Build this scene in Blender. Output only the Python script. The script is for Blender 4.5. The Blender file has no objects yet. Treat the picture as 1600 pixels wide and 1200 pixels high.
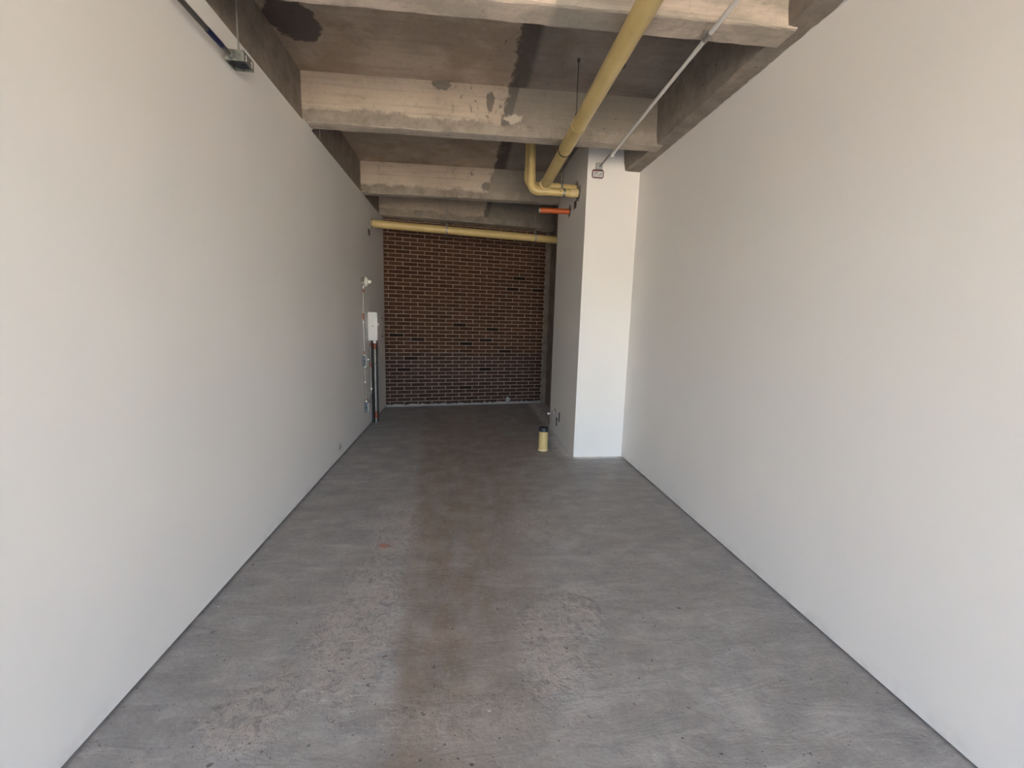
import bpy, bmesh, math, random
from mathutils import Vector, Matrix
random.seed(7)
S = bpy.context.scene
COL = S.collection

# ------------------------------------------------------------------ camera
cam_d = bpy.data.cameras.new('camera')
cam = bpy.data.objects.new('camera', cam_d)
COL.objects.link(cam)
YAW, PITCH, ROLL = 0.113421, -0.148535, 0.027421
_fw = Vector((math.sin(YAW)*math.cos(PITCH), math.cos(YAW)*math.cos(PITCH), math.sin(PITCH)))
_r0 = Vector((math.cos(YAW), -math.sin(YAW), 0)); _u0 = _r0.cross(_fw)
_r = math.cos(ROLL)*_r0 + math.sin(ROLL)*_u0
_u = -math.sin(ROLL)*_r0 + math.cos(ROLL)*_u0
M = Matrix.Identity(4)
for i in range(3):
    M[i][0] = _r[i]; M[i][1] = _u[i]; M[i][2] = -_fw[i]
M[2][3] = 1.5
cam.matrix_world = M
cam_d.sensor_fit = 'HORIZONTAL'; cam_d.sensor_width = 36.0
cam_d.lens = 669.642/1600*36.0
cam_d.clip_start = 0.02; cam_d.clip_end = 300
S.camera = cam

# ------------------------------------------------------------------ world, sun, exposure
W = bpy.data.worlds.new('sky'); S.world = W; W.use_nodes = True
wn = W.node_tree.nodes; wl = W.node_tree.links
bg = wn['Background']
sky = wn.new('ShaderNodeTexSky'); sky.sky_type = 'NISHITA'; sky.sun_disc = False
sky.sun_elevation = math.radians(52); sky.sun_rotation = math.radians(0)
sky.air_density = 1.0; sky.dust_density = 3.0; sky.ozone_density = 1.0
hs = wn.new('ShaderNodeHueSaturation'); hs.inputs['Saturation'].default_value = 0.85   # hazy, thinly clouded sky
wl.new(sky.outputs[0], hs.inputs['Color']); wl.new(hs.outputs[0], bg.inputs[0]); bg.inputs[1].default_value = 0.65
sun_d = bpy.data.lights.new('sun', 'SUN'); sun = bpy.data.objects.new('sun', sun_d)
COL.objects.link(sun)
sun_d.energy = 18.5; sun_d.angle = math.radians(0.6); sun_d.color = (1.0, 0.94, 0.78)
# the sun stands behind the building (over the far end), so it lights the pavement outside, not the room
sun.rotation_euler = Vector((-0.30, -0.75, -1.05)).to_track_quat('-Z', 'Y').to_euler()
# portal: guides sky sampling through the open shop front
OPEN_Y = -3.0; OPEN_Z = 2.75
por_d = bpy.data.lights.new('opening_portal', 'AREA'); por = bpy.data.objects.new('opening_portal', por_d)
COL.objects.link(por); por_d.shape = 'RECTANGLE'; por_d.size = 3.1; por_d.size_y = OPEN_Z
por.location = (0.245, OPEN_Y-0.2, OPEN_Z/2)
por.rotation_euler = (math.radians(90), 0, 0)
por_d.cycles.is_portal = True
S.view_settings.view_transform = 'Standard'; S.view_settings.look = 'None'
S.view_settings.gamma = 1.0; S.view_settings.use_curve_mapping = False
S.view_settings.exposure = 2.4
S.cycles.diffuse_bounces = 10; S.cycles.max_bounces = 14

# ------------------------------------------------------------------ helpers
def obj(name, bm, mat, parent=None, smooth=False, bevel=0.0):
    if bevel:
        bmesh.ops.bevel(bm, geom=[e for e in bm.edges], offset=bevel, segments=2, affect='EDGES', clamp_overlap=True)
    if parent is not None:
        base = parent.location.copy(); q = parent
        while q.parent is not None:
            q = q.parent; base += q.location
        bmesh.ops.translate(bm, verts=bm.verts, vec=-base)
    bmesh.ops.recalc_face_normals(bm, faces=bm.faces)
    me = bpy.data.meshes.new(name); bm.to_mesh(me); bm.free()
    if smooth:
        for p in me.polygons: p.use_smooth = True
        if hasattr(me, 'set_sharp_from_angle'): me.set_sharp_from_angle(angle=math.radians(40))
    me.materials.append(mat)
    o = bpy.data.objects.new(name, me); COL.objects.link(o)
    if parent is not None: o.parent = parent
    return o
def thing(name, label, cat, loc=(0, 0, 0), group=None):
    o = bpy.data.objects.new(name, None); COL.objects.link(o)
    o.location = loc; o['label'] = label; o['category'] = cat
    o.empty_display_size = 0.05
    if group: o['group'] = group
    return o
def struct(name, bm, mat, smooth=False):
    o = obj(name, bm, mat, None, smooth); o['kind'] = 'structure'; return o
def lab(o, s): o['label'] = s; return o
def bx(bm, x0, x1, y0, y1, z0, z1):
    v = [bm.verts.new((x, y, z)) for z in (z0, z1) for y in (y0, y1) for x in (x0, x1)]
    for f in ((0,2,3,1),(4,5,7,6),(0,1,5,4),(2,6,7,3),(0,4,6,2),(1,3,7,5)):
        bm.faces.new([v[i] for i in f])
def box(x0, x1, y0, y1, z0, z1):
    bm = bmesh.new(); bx(bm, x0, x1, y0, y1, z0, z1); return bm
def prism(pts, z0, z1):
    bm = bmesh.new(); a = [bm.verts.new((x, y, z0)) for x, y in pts]; b = [bm.verts.new((x, y, z1)) for x, y in pts]
    n = len(pts); bm.faces.new(a[::-1]); bm.faces.new(b)
    for i in range(n): bm.faces.new((a[i], a[(i+1) % n], b[(i+1) % n], b[i]))
    return bm
def tube_into(bm, pts, rad, seg=20, cap0=True, cap1=True):
    pts = [Vector(p) for p in pts]; n = len(pts)
    rad = rad if isinstance(rad, (list, tuple)) else [rad]*n
    tang = []
    for i in range(n):
        t = Vector((0, 0, 0))
        if i > 0 and (pts[i]-pts[i-1]).length > 1e-7: t += (pts[i]-pts[i-1]).normalized()
        if i < n-1 and (pts[i+1]-pts[i]).length > 1e-7: t += (pts[i+1]-pts[i]).normalized()
        tang.append(t.normalized() if t.length > 1e-7 else tang[-1])
    nrm = tang[0].orthogonal().normalized(); rings = []
    for i in range(n):
        nrm = (nrm - tang[i]*nrm.dot(tang[i])).normalized(); b = tang[i].cross(nrm)
        rings.append([bm.verts.new(pts[i] + rad[i]*(math.cos(2*math.pi*k/seg)*nrm + math.sin(2*math.pi*k/seg)*b)) for k in range(seg)])
    for i in range(n-1):
        for k in range(seg):
            bm.faces.new((rings[i][k], rings[i][(k+1) % seg], rings[i+1][(k+1) % seg], rings[i+1][k]))
    if cap0: bm.faces.new(rings[0][::-1])
    if cap1: bm.faces.new(rings[-1])
def tube(pts, rad, seg=20, cap0=True, cap1=True):
    bm = bmesh.new(); tube_into(bm, pts, rad, seg, cap0, cap1); return bm
def hollow(p0, p1, ro, ri, seg=24):
    """open pipe with a wall thickness"""
    p0 = Vector(p0); p1 = Vector(p1); d = (p1-p0).normalized(); nrm = d.orthogonal().normalized(); b = d.cross(nrm)
    bm = bmesh.new(); R = []
    for c, r in ((p0, ro), (p1, ro), (p1, ri), (p0, ri)):
        R.append([bm.verts.new(c + r*(math.cos(2*math.pi*k/seg)*nrm + math.sin(2*math.pi*k/seg)*b)) for k in range(seg)])
    for i in range(4):
        A, B = R[i], R[(i+1) % 4]
        for k in range(seg): bm.faces.new((A[k], A[(k+1) % seg], B[(k+1) % seg], B[k]))
    return bm
def arc(c, u, v, r, n=8, a0=0.0, a1=math.pi/2):
    c = Vector(c); u = Vector(u); v = Vector(v)
    return [c + r*(math.cos(a0+(a1-a0)*i/n)*u + math.sin(a0+(a1-a0)*i/n)*v) for i in range(n+1)]

# ------------------------------------------------------------------ materials
def mat(name, col, rough=0.5, metal=0.0, spec=0.5):
    m = bpy.data.materials.new(name); m.use_nodes = True
    b = m.node_tree.nodes['Principled BSDF']
    b.inputs['Base Color'].default_value = (*col, 1); b.inputs['Roughness'].default_value = rough
    b.inputs['Metallic'].default_value = metal; b.inputs['Specular IOR Level'].default_value = spec
    return m
class NT:
    """small node-tree writer"""
    def __init__(s, m):
        s.t = m.node_tree; s.b = s.t.nodes['Principled BSDF']
        s.geo = s.t.nodes.new('ShaderNodeNewGeometry')
        s.P = s.geo.outputs['Position']
    def n(s, k, **kw):
        x = s.t.nodes.new(k)
        for a, v in kw.items(): setattr(x, a, v)
        return x
    def put(s, sock, v):
        if isinstance(v, bpy.types.NodeSocket): s.t.links.new(v, sock)
        elif isinstance(v, (tuple, list)) and len(v) == 3 and sock.type == 'RGBA': sock.default_value = (*v, 1)
        else: sock.default_value = v
    def math(s, op, a, b=0.0, c=0.0, clamp=False):
        x = s.n('ShaderNodeMath', operation=op, use_clamp=clamp)
        s.put(x.inputs[0], a); s.put(x.inputs[1], b); s.put(x.inputs[2], c); return x.outputs[0]
    def noise(s, scale, detail=4.0, rough=0.55, dist=0.0, vec=None, out=0):
        x = s.n('ShaderNodeTexNoise'); s.put(x.inputs['Vector'], vec or s.P)
        x.inputs['Scale'].default_value = scale; x.inputs['Detail'].default_value = detail
        x.inputs['Roughness'].default_value = rough; x.inputs['Distortion'].default_value = dist
        return x.outputs[out]
    def voro(s, scale, vec=None, feature='F1', out='Distance'):
        x = s.n('ShaderNodeTexVoronoi', feature=feature); s.put(x.inputs['Vector'], vec or s.P)
        x.inputs['Scale'].default_value = scale; return x.outputs[out]
    def scale(s, v, vec=None):
        x = s.n('ShaderNodeVectorMath', operation='MULTIPLY'); s.put(x.inputs[0], vec or s.P); x.inputs[1].default_value = v; return x.outputs[0]
    def sub(s, v, vec=None):
        x = s.n('ShaderNodeVectorMath', operation='SUBTRACT'); s.put(x.inputs[0], vec or s.P); x.inputs[1].default_value = v; return x.outputs[0]
    def length(s, vec):
        x = s.n('ShaderNodeVectorMath', operation='LENGTH'); s.put(x.inputs[0], vec); return x.outputs['Value']
    def xyz(s, vec=None):
        x = s.n('ShaderNodeSeparateXYZ'); s.put(x.inputs[0], vec or s.P); return x.outputs
    def ss(s, v, a, b, lo=0.0, hi=1.0):
        x = s.n('ShaderNodeMapRange', interpolation_type='SMOOTHSTEP')
        s.put(x.inputs['Value'], v); s.put(x.inputs['From Min'], a); s.put(x.inputs['From Max'], b)
        x.inputs['To Min'].default_value = lo; x.inputs['To Max'].default_value = hi; return x.outputs[0]
    def mix(s, f, a, b, mode='MIX'):
        x = s.n('ShaderNodeMix', data_type='RGBA', blend_type=mode)
        s.put(x.inputs[0], f); s.put(x.inputs[6], a); s.put(x.inputs[7], b); return x.outputs[2]
    def bump(s, h, strength=0.3, dist=0.01, prev=None):
        x = s.n('ShaderNodeBump'); x.inputs['Strength'].default_value = strength; x.inputs['Distance'].default_value = dist
        s.put(x.inputs['Height'], h)
        if prev: s.put(x.inputs['Normal'], prev)
        return x.outputs[0]
    def end(s, col=None, rough=None, nrm=None):
        if col is not None: s.put(s.b.inputs['Base Color'], col)
        if rough is not None: s.put(s.b.inputs['Roughness'], rough)
        if nrm is not None: s.put(s.b.inputs['Normal'], nrm)

def plaster(name, col, dirty=True):
    m = mat(name, col, 0.62, 0, 0.35); t = NT(m)
    big = t.noise(0.8, 3, 0.5); fine = t.noise(60, 3, 0.6); mid = t.noise(6, 3, 0.5)
    c = t.mix(t.ss(big, 0.35, 0.7), tuple(v*0.96 for v in col), col)
    if dirty:
        z = t.xyz()[2]
        low = t.math('MULTIPLY', t.ss(z, 0.10, 0.0), t.ss(t.noise(9, 4), 0.45, 0.7))
        c = t.mix(t.math('MULTIPLY', low, 0.25), c, (0.42, 0.38, 0.34))
        # old scuff at the foot of the left wall
        d = t.length(t.scale((1, 1, 1.6), t.sub((-1.295, 4.55, 0.13))))
        c = t.mix(t.math('MULTIPLY', t.ss(d, 0.16, 0.02), t.ss(t.noise(14, 4), 0.40, 0.75)), c, (0.36, 0.33, 0.29))
    n = t.bump(fine, 0.05, 0.002); n = t.bump(mid, 0.10, 0.006, n)
    t.end(c, None, n); return m
M_WALL = plaster('white_wall_paint', (0.845, 0.820, 0.795))
M_COLUMN = plaster('column_paint', (0.83, 0.805, 0.775), False)

def floor_mat():
    m = mat('floor_concrete', (0.2, 0.2, 0.2), 0.55, 0, 0.4); t = NT(m)
    x, y, z = t.xyz()
    n1 = t.noise(1.1, 5, 0.6); n2 = t.noise(5, 6, 0.65); n3 = t.noise(42, 6, 0.72); n4 = t.noise(150, 4, 0.7)
    trow = t.noise(4.0, 7, 0.68, 0.6, t.scale((0.8, 2.6, 1)))       # trowel sweeps across the room
    streak = t.noise(7, 5, 0.65, 0.4, t.scale((1.0, 0.30, 1)))
    grey = t.mix(t.ss(n2, 0.3, 0.72), (0.27, 0.258, 0.247), (0.42, 0.402, 0.382))
    grey = t.mix(t.ss(n1, 0.35, 0.7), grey, (0.335, 0.312, 0.29))
    grey = t.mix(t.math('MULTIPLY', t.ss(trow, 0.42, 0.66), 0.45), grey, (0.225, 0.212, 0.203))
    grey = t.mix(t.math('MULTIPLY', t.ss(trow, 0.48, 0.30), 0.40), grey, (0.47, 0.45, 0.425))
    # brown worn lane down the middle: sharp on its left, fading on its right
    wob = t.math('MULTIPLY', t.math('SUBTRACT', t.noise(2.2, 5, 0.65), 0.5), 0.22)
    xl = t.math('ADD', t.math('SUBTRACT', x, t.math('SUBTRACT', -0.17, t.math('MULTIPLY', y, 0.065))), wob)
    xr_ = t.math('ADD', t.math('SUBTRACT', x, t.math('ADD', -0.02, t.math('MULTIPLY', y, 0.20))), t.math('MULTIPLY', wob, 2.0))
    lane = t.math('MULTIPLY', t.ss(xl, -0.05, 0.07), t.ss(xr_, 0.18, -0.40))
    lane = t.math('MULTIPLY', lane, t.ss(y, 7.2, 4.6, 0.35, 1.0))
    lane = t.math('MULTIPLY', lane, t.ss(streak, 0.12, 0.62))
    brown = t.mix(t.ss(n2, 0.3, 0.7), (0.195, 0.148, 0.113), (0.305, 0.243, 0.195))
    col = t.mix(t.math('MULTIPLY', lane, 0.85), grey, brown)
    # scaled, lighter patches
    def blot(cx, cy, sx, sy, lo=0.45):
        d = t.length(t.scale((1/sx, 1/sy, 1), t.sub((cx, cy, 0))))
        d = t.math('ADD', d, t.math('MULTIPLY', t.math('SUBTRACT', n2, 0.5), 1.6))
        return t.ss(d, 1.0, lo)
    rough_p = blot(-0.50, 2.00, 0.24, 0.60)
    for q in ((0.42, 1.78, 0.20, 0.34), (-0.78, 1.52, 0.20, 0.22), (0.60, 1.95, 0.14, 0.22)):
        rough_p = t.math('MAXIMUM', rough_p, blot(*q))
    rough_p = t.math('MAXIMUM', rough_p, t.math('MULTIPLY', blot(-0.45, 2.95, 0.20, 0.55), 0.7))
    rough_p = t.math('MAXIMUM', rough_p, t.math('MULTIPLY', blot(0.02, 1.43, 0.34, 0.16), 0.45))
    rough_p = t.math('MAXIMUM', rough_p, t.math('MULTIPLY', blot(0.55, 2.95, 0.28, 0.40), 0.5))
    scal = t.noise(17, 9, 0.74, 0.8)
    col = t.mix(t.math('MULTIPLY', rough_p, t.ss(scal, 0.38, 0.60, 0.12, 0.80)), col, (0.49, 0.435, 0.39))
    col = t.mix(t.math('MULTIPLY', rough_p, t.ss(scal, 0.46, 0.34, 0.0, 0.60)), col, (0.185, 0.165, 0.15))
    col = t.mix(t.math('MULTIPLY', t.ss(n3, 0.50, 0.70), t.math('ADD', 0.40, t.math('MULTIPLY', rough_p, 0.2))), col, (0.19, 0.172, 0.16))
    col = t.mix(t.math('MULTIPLY', t.ss(n4, 0.52, 0.70), 0.40), col, (0.16, 0.145, 0.135))
    col = t.mix(t.math('MULTIPLY', t.ss(n3, 0.44, 0.28), 0.40), col, (0.56, 0.525, 0.495))
    # red chalk mark
    d = t.length(t.scale((1/0.09, 1/0.07, 1), t.sub((-0.515, 2.725, 0))))
    col = t.mix(t.math('MULTIPLY', t.ss(d, 1.0, 0.1), t.ss(t.noise(22, 4), 0.38, 0.62)), col, (0.45,0.17,0.11))
    # spilt plaster at the column foot
    d = t.math('SUBTRACT', 1.235, x)
    sm = t.math('MULTIPLY', t.ss(d, 0.24, 0.03), t.math('MULTIPLY', t.ss(y, 4.4, 4.6), t.ss(y, 5.7, 5.2)))
    sm = t.math('MULTIPLY', sm, t.ss(t.noise(11, 4), 0.30, 0.5))
    d2 = t.math('SUBTRACT', 4.53, y)
    sm2 = t.math('MULTIPLY', t.math('MULTIPLY', t.ss(d2, 0.12, 0.0), t.ss(x, 1.12, 1.24)), t.ss(t.noise(13, 4), 0.30, 0.5))
    col = t.mix(t.math('MULTIPLY', t.math('MAXIMUM', sm, sm2), 0.9), col, (0.72,0.69,0.66))
    # specks of plaster and pits
    wv = t.n('ShaderNodeVectorMath', operation='ADD'); t.put(wv.inputs[0], t.P)
    nv = t.n('ShaderNodeVectorMath', operation='SCALE'); t.put(nv.inputs[0], t.noise(24, 4, 0.7, out=1)); nv.inputs['Scale'].default_value = 0.045
    t.put(wv.inputs[1], nv.outputs[0]); PW = wv.outputs[0]
    v = t.voro(7.5, PW); vr = t.voro(7.5, PW, out='Color')
    sp = t.math('MULTIPLY', t.ss(v, 0.055, 0.03), t.math('GREATER_THAN', t.xyz(vr)[0], 0.80))
    col = t.mix(t.math('MULTIPLY', sp, 0.8), col, (0.72, 0.70, 0.67))
    pit = 0.0
    for sc, r0, r1, th in ((14, 0.17, 0.05, 0.93), (33, 0.22, 0.08, 0.88), (70, 0.25, 0.10, 0.86)):
        v2 = t.voro(sc, PW); vr2 = t.voro(sc, PW, out='Color')
        pk = t.math('MULTIPLY', t.ss(v2, r0, r1), t.math('GREATER_THAN', t.xyz(vr2)[1], t.math('SUBTRACT', th, t.math('MULTIPLY', rough_p, 0.35))))
        pit = t.math('MAXIMUM', pit, pk)
    col = t.mix(t.math('MULTIPLY', pit, 0.62), col, (0.085, 0.075, 0.068))
    h = t.math('ADD', t.math('MULTIPLY', trow, 0.45), t.math('MULTIPLY', n3, t.math('ADD', 0.16, t.math('MULTIPLY', rough_p, 0.25))))
    h = t.math('ADD', h, t.math('MULTIPLY', t.math('MULTIPLY', scal, rough_p), 1.1))
    h = t.math('SUBTRACT', h, t.math('MULTIPLY', pit, 0.45))
    nn = t.bump(h, 0.6, 0.022)
    t.end(col, t.ss(n1, 0.3, 0.7, 0.42, 0.62), nn); return m
M_FLOOR = floor_mat()

def concrete(name, kind):
    """kind: slab, beam or side - raw formwork concrete with its patches of old paint"""
    m = mat(name, (0.2, 0.18, 0.16), 0.8, 0, 0.25); t = NT(m)
    x, y, z = t.xyz()
    n1 = t.noise(1.6, 5, 0.6); n2 = t.noise(7, 6, 0.65); n3 = t.noise(45, 4, 0.7)
    jag = t.math('MULTIPLY', t.math('SUBTRACT', t.noise(9, 5, 0.7), 0.5), 0.16)
    xj = t.math('ADD', x, jag)
    grain = t.noise(5, 4, 0.6, 0, t.scale((0.3, 4.0, 8.0)))
    grey = t.mix(t.ss(n2, 0.3, 0.7), (0.225, 0.192, 0.158), (0.335, 0.292, 0.245))
    if kind == 'slab':
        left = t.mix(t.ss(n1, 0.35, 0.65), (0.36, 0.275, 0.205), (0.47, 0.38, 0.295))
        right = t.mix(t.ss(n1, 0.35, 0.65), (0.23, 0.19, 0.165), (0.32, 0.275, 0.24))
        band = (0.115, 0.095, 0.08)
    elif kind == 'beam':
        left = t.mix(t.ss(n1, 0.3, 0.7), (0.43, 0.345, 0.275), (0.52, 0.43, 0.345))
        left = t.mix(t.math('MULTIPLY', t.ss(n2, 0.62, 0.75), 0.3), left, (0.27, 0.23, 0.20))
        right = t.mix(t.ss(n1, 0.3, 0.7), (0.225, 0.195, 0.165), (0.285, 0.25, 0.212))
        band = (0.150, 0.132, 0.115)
    else:
        left = t.mix(t.ss(n2, 0.3, 0.7), (0.20, 0.165, 0.135), (0.30, 0.25, 0.21)); right = t.mix(t.ss(n2, 0.3, 0.7), (0.21, 0.175, 0.145), (0.31, 0.265, 0.225)); band = (0.15, 0.13, 0.115)
    lean = t.math('MULTIPLY', t.math('SUBTRACT', 3.4, z), -0.26) if kind == 'beam' else 0.0
    xr = t.math('SUBTRACT', xj, lean)
    if kind in ('slab', 'beam'):
        if kind == 'beam':
            third = t.math('MULTIPLY', t.ss(y, 5.0, 5.2), t.ss(y, 6.4, 6.2))
            band = t.mix(third, band, right)
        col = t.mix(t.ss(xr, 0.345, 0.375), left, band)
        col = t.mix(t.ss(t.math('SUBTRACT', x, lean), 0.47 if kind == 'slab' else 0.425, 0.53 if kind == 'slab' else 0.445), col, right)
    else:
        col = t.mix(t.ss(x, 0.0, 0.2), left, right)
    if kind == 'beam':
        # grey unpainted lower edge, ragged
        zz = t.math('ADD', z, t.math('MULTIPLY', t.math('SUBTRACT', t.noise(5, 8, 0.78), 0.5), 0.22))
        low = t.ss(zz, 3.145, 3.115)
        col = t.mix(low, col, grey)
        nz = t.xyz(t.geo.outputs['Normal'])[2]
        col = t.mix(t.ss(nz, -0.5, -0.9), col, t.mix(t.ss(n2, 0.3, 0.7), (0.40, 0.345, 0.285), (0.54, 0.47, 0.395)))  # undersides given a lighter colour to offset their shade
        # flaked holes in the paint
        for cx, cz, sx, sz in ((-0.205, 3.385, 0.075, 0.055), (0.195, 3.28, 0.035, 0.085), (0.255, 3.18, 0.060, 0.055)):
            d = t.length(t.scale((1/sx, 0, 1/sz), t.sub((cx, 0, cz))))
            d = t.math('ADD', d, t.math('MULTIPLY', t.math('SUBTRACT', t.noise(16, 7, 0.78), 0.5), 2.2))
            here = t.math('MULTIPLY', t.ss(d, 0.95, 0.80), 0.85)
            here = t.math('MULTIPLY', here, t.ss(y, 4.5, 4.3) if cz > 3.2 else t.math('MULTIPLY', t.ss(y, 4.3, 4.5), t.ss(y, 6.4, 6.2)))
            col = t.mix(here, col, (0.16, 0.142, 0.124))
        fl = t.math('MULTIPLY', t.ss(t.noise(20, 6, 0.72, 0.3, t.scale((1, 1, 0.6))), 0.585, 0.62), t.math('MULTIPLY', t.ss(x, -0.75, 0.15), t.ss(x, 0.38, 0.33)))
        col = t.mix(t.math('MULTIPLY', fl, 0.8), col, (0.17, 0.15, 0.13))
        lt = t.length(t.scale((1/0.09, 0, 1/0.05), t.sub((0.385, 0, 3.155))))
        lt = t.math('ADD', lt, t.math('MULTIPLY', t.math('SUBTRACT', t.noise(17, 5, 0.7), 0.5), 2.0))
        col = t.mix(t.math('MULTIPLY', t.ss(lt, 0.9, 0.7), t.ss(y, 4.5, 4.3)), col, (0.47, 0.40, 0.335))
    if kind == 'beam':
        # first beam: older, pale and streaked with rust and grey
        old = t.ss(y, 3.2, 3.0)
        st = t.noise(2.6, 6, 0.65, 0.3, t.scale((1.0, 1, 3.0)))
        oc = t.mix(t.ss(st, 0.36, 0.62), (0.40, 0.345, 0.285), (0.60, 0.50, 0.41))
        oc = t.mix(t.math('MULTIPLY', t.ss(st, 0.60, 0.72), 0.55), oc, (0.36, 0.235, 0.19))
        oc = t.mix(t.math('MULTIPLY', t.ss(x, 0.40, 0.46), t.math('MULTIPLY', t.ss(x, 0.95, 0.7), 0.75)), oc, (0.27, 0.25, 0.22))
        col = t.mix(old, col, oc)
    if kind == 'slab':
        lum = t.noise(3.2, 7, 0.68, 0.4)
        col = t.mix(t.math('MULTIPLY', t.ss(lum, 0.50, 0.68), 0.55), col, t.mix(t.ss(x, 0.3, 0.5), (0.54, 0.45, 0.37), (0.33, 0.285, 0.25)))
        col = t.mix(t.math('MULTIPLY', t.ss(lum, 0.44, 0.30), 0.45), col, t.mix(t.ss(x, 0.3, 0.5), (0.22, 0.165, 0.125), (0.14, 0.115, 0.10)))
        # dark damp patch near the left wall, pale rings on the right
        d = t.length(t.scale((1/0.175, 1/0.235, 0), t.sub((-1.14, 3.27, 0))))
        d = t.math('ADD', d, t.math('MULTIPLY', t.math('SUBTRACT', t.noise(5, 5, 0.7), 0.5), 1.1))
        col = t.mix(t.ss(d, 1.0, 0.92), col, (0.120, 0.096, 0.084))
        d = t.length(t.scale((1/0.09, 1/0.10, 0), t.sub((0.68, 3.25, 0))))
        col = t.mix(t.math('MULTIPLY', t.ss(d, 1.0, 0.4), 0.55), col, (0.24, 0.195, 0.145))
        w = t.math('ABSOLUTE', t.math('SUBTRACT', t.length(t.sub((1.13, 3.43, 3.4))), 0.045))
        col = t.mix(t.math('MULTIPLY', t.ss(w, 0.016, 0.004), 0.6), col, (0.06, 0.055, 0.05))
        fl = t.math('MULTIPLY', t.ss(t.noise(13, 6, 0.75), 0.56, 0.64), t.math('MULTIPLY', t.ss(x, 0.6, 0.78), t.ss(x, 1.0, 0.85)))
        col = t.mix(t.math('MULTIPLY', fl, 0.55), col, (0.22, 0.205, 0.19))
    if kind == 'side':
        d = t.length(t.scale((0, 1/0.016, 1/0.055), t.sub((0, 4.29, 3.10))))
        col = t.mix(t.math('MULTIPLY', t.ss(d, 1.0, 0.6), t.ss(x, 0, -0.5)), col, (0.62, 0.56, 0.50))
        d = t.length(t.scale((1/0.030, 1/0.04, 0), t.sub((1.483, 2.387, 0))))
        col = t.mix(t.ss(d, 1.0, 0.8), col, (0.75, 0.72, 0.68))
    mot = t.noise(15, 8, 0.74, 0.5)
    col = t.mix(t.math('MULTIPLY', t.ss(mot, 0.52, 0.70), 0.34), col, (0.15, 0.125, 0.105))
    col = t.mix(t.math('MULTIPLY', t.ss(mot, 0.42, 0.28), 0.22), col, (0.56, 0.48, 0.40))
    board = t.ss(t.noise(1.0, 2, 0.5, 0, t.scale((0.25, 30.0, 30.0))), 0.60, 0.72)
    col = t.mix(t.math('MULTIPLY', board, 0.18), col, (0.14, 0.12, 0.10))
    col = t.mix(t.math('MULTIPLY', t.ss(grain, 0.45, 0.75), 0.22), col, (0.13, 0.115, 0.10))
    col = t.mix(t.math('MULTIPLY', t.ss(n3, 0.60, 0.72), 0.22), col, (0.09, 0.08, 0.07))
    v = t.voro(11); vr = t.voro(11, out='Color')
    pit = t.math('MULTIPLY', t.ss(v, 0.10, 0.04), t.math('GREATER_THAN', t.xyz(vr)[0], 0.75))
    col = t.mix(t.math('MULTIPLY', pit, 0.75), col, (0.045, 0.04, 0.035))
    h = t.math('ADD', t.math('MULTIPLY', n2, 0.7), t.math('MULTIPLY', mot, 0.55))
    h = t.math('ADD', h, t.math('MULTIPLY', n3, 0.2))
    h = t.math('SUBTRACT', h, t.math('MULTIPLY', pit, 0.5))
    t.end(col, None, t.bump(h, 0.6, 0.014)); return m
M_SLAB = concrete('slab_concrete', 'slab')
M_BEAM = concrete('beam_concrete', 'beam')
M_SIDE = concrete('edge_beam_concrete', 'side')

def brick_mat(name, a, b):
    m = mat(name, a, 0.85, 0, 0.2); t = NT(m)
    oi = t.n('ShaderNodeObjectInfo')
    r = oi.outputs['Random']
    isl = t.geo.outputs['Random Per Island']
    rr = t.math('FRACT', t.math('ADD', r, isl))
    c = t.mix(rr, a, b)
    c = t.mix(t.math('MULTIPLY', t.ss(t.noise(70, 4, 0.65), 0.4, 0.7), 0.35), c, tuple(v*0.45 for v in a))
    t.end(c, None, t.bump(t.noise(160, 3, 0.6), 0.35, 0.003)); return m
M_BRICK = brick_mat('brick_red_brown', (0.058, 0.027, 0.016), (0.092, 0.044, 0.026))
M_BRICK_LOW = brick_mat('brick_brown', (0.044, 0.024, 0.020), (0.068, 0.037, 0.029))
M_BRICK_DARK = brick_mat('brick_burnt', (0.014, 0.008, 0.007), (0.024, 0.013, 0.010))
def mortar_mat():
    m = mat('mortar', (0.30, 0.245, 0.205), 0.9, 0, 0.2); t = NT(m)
    c = t.mix(t.ss(t.noise(9, 5, 0.6), 0.3, 0.7), (0.36, 0.262, 0.203), (0.47, 0.365, 0.30))
    t.end(c, None, t.bump(t.noise(90, 4, 0.7), 0.4, 0.003)); return m
M_MORTAR = mortar_mat()
def yellow_mat():
    m = mat('yellow_pvc', (0.62, 0.44, 0.16), 0.38, 0, 0.5); t = NT(m)
    c = t.mix(t.ss(t.noise(3, 4, 0.6), 0.35, 0.7), (0.53, 0.395, 0.165), (0.62, 0.475, 0.215))
    c = t.mix(t.math('MULTIPLY', t.ss(t.noise(18, 5, 0.7), 0.56, 0.74), 0.35), c, (0.33, 0.23, 0.11))
    t.end(c, None, t.bump(t.noise(40, 3, 0.6), 0.05, 0.002)); return m
M_YEL = yellow_mat()
M_YEL_L = mat('pale_yellow_pvc', (0.68, 0.53, 0.27), 0.4)
def galv():
    m = mat('galvanised_steel', (0.52, 0.53, 0.52), 0.38, 0.85); t = NT(m)
    t.end(t.mix(t.ss(t.noise(35, 4, 0.6), 0.35, 0.7), (0.22, 0.235, 0.22), (0.40, 0.415, 0.39)), t.ss(t.noise(25, 3), 0.3, 0.7, 0.28, 0.5)); return m
M_GALV = galv()
M_CONDUIT = mat('conduit_steel', (0.33, 0.315, 0.295), 0.40, 0.6)
M_DKCON = mat('dark_conduit_steel', (0.115, 0.107, 0.098), 0.42, 0.5)
M_DKROD = mat('dark_steel_rod', (0.075, 0.068, 0.062), 0.6, 0.4)
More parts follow.
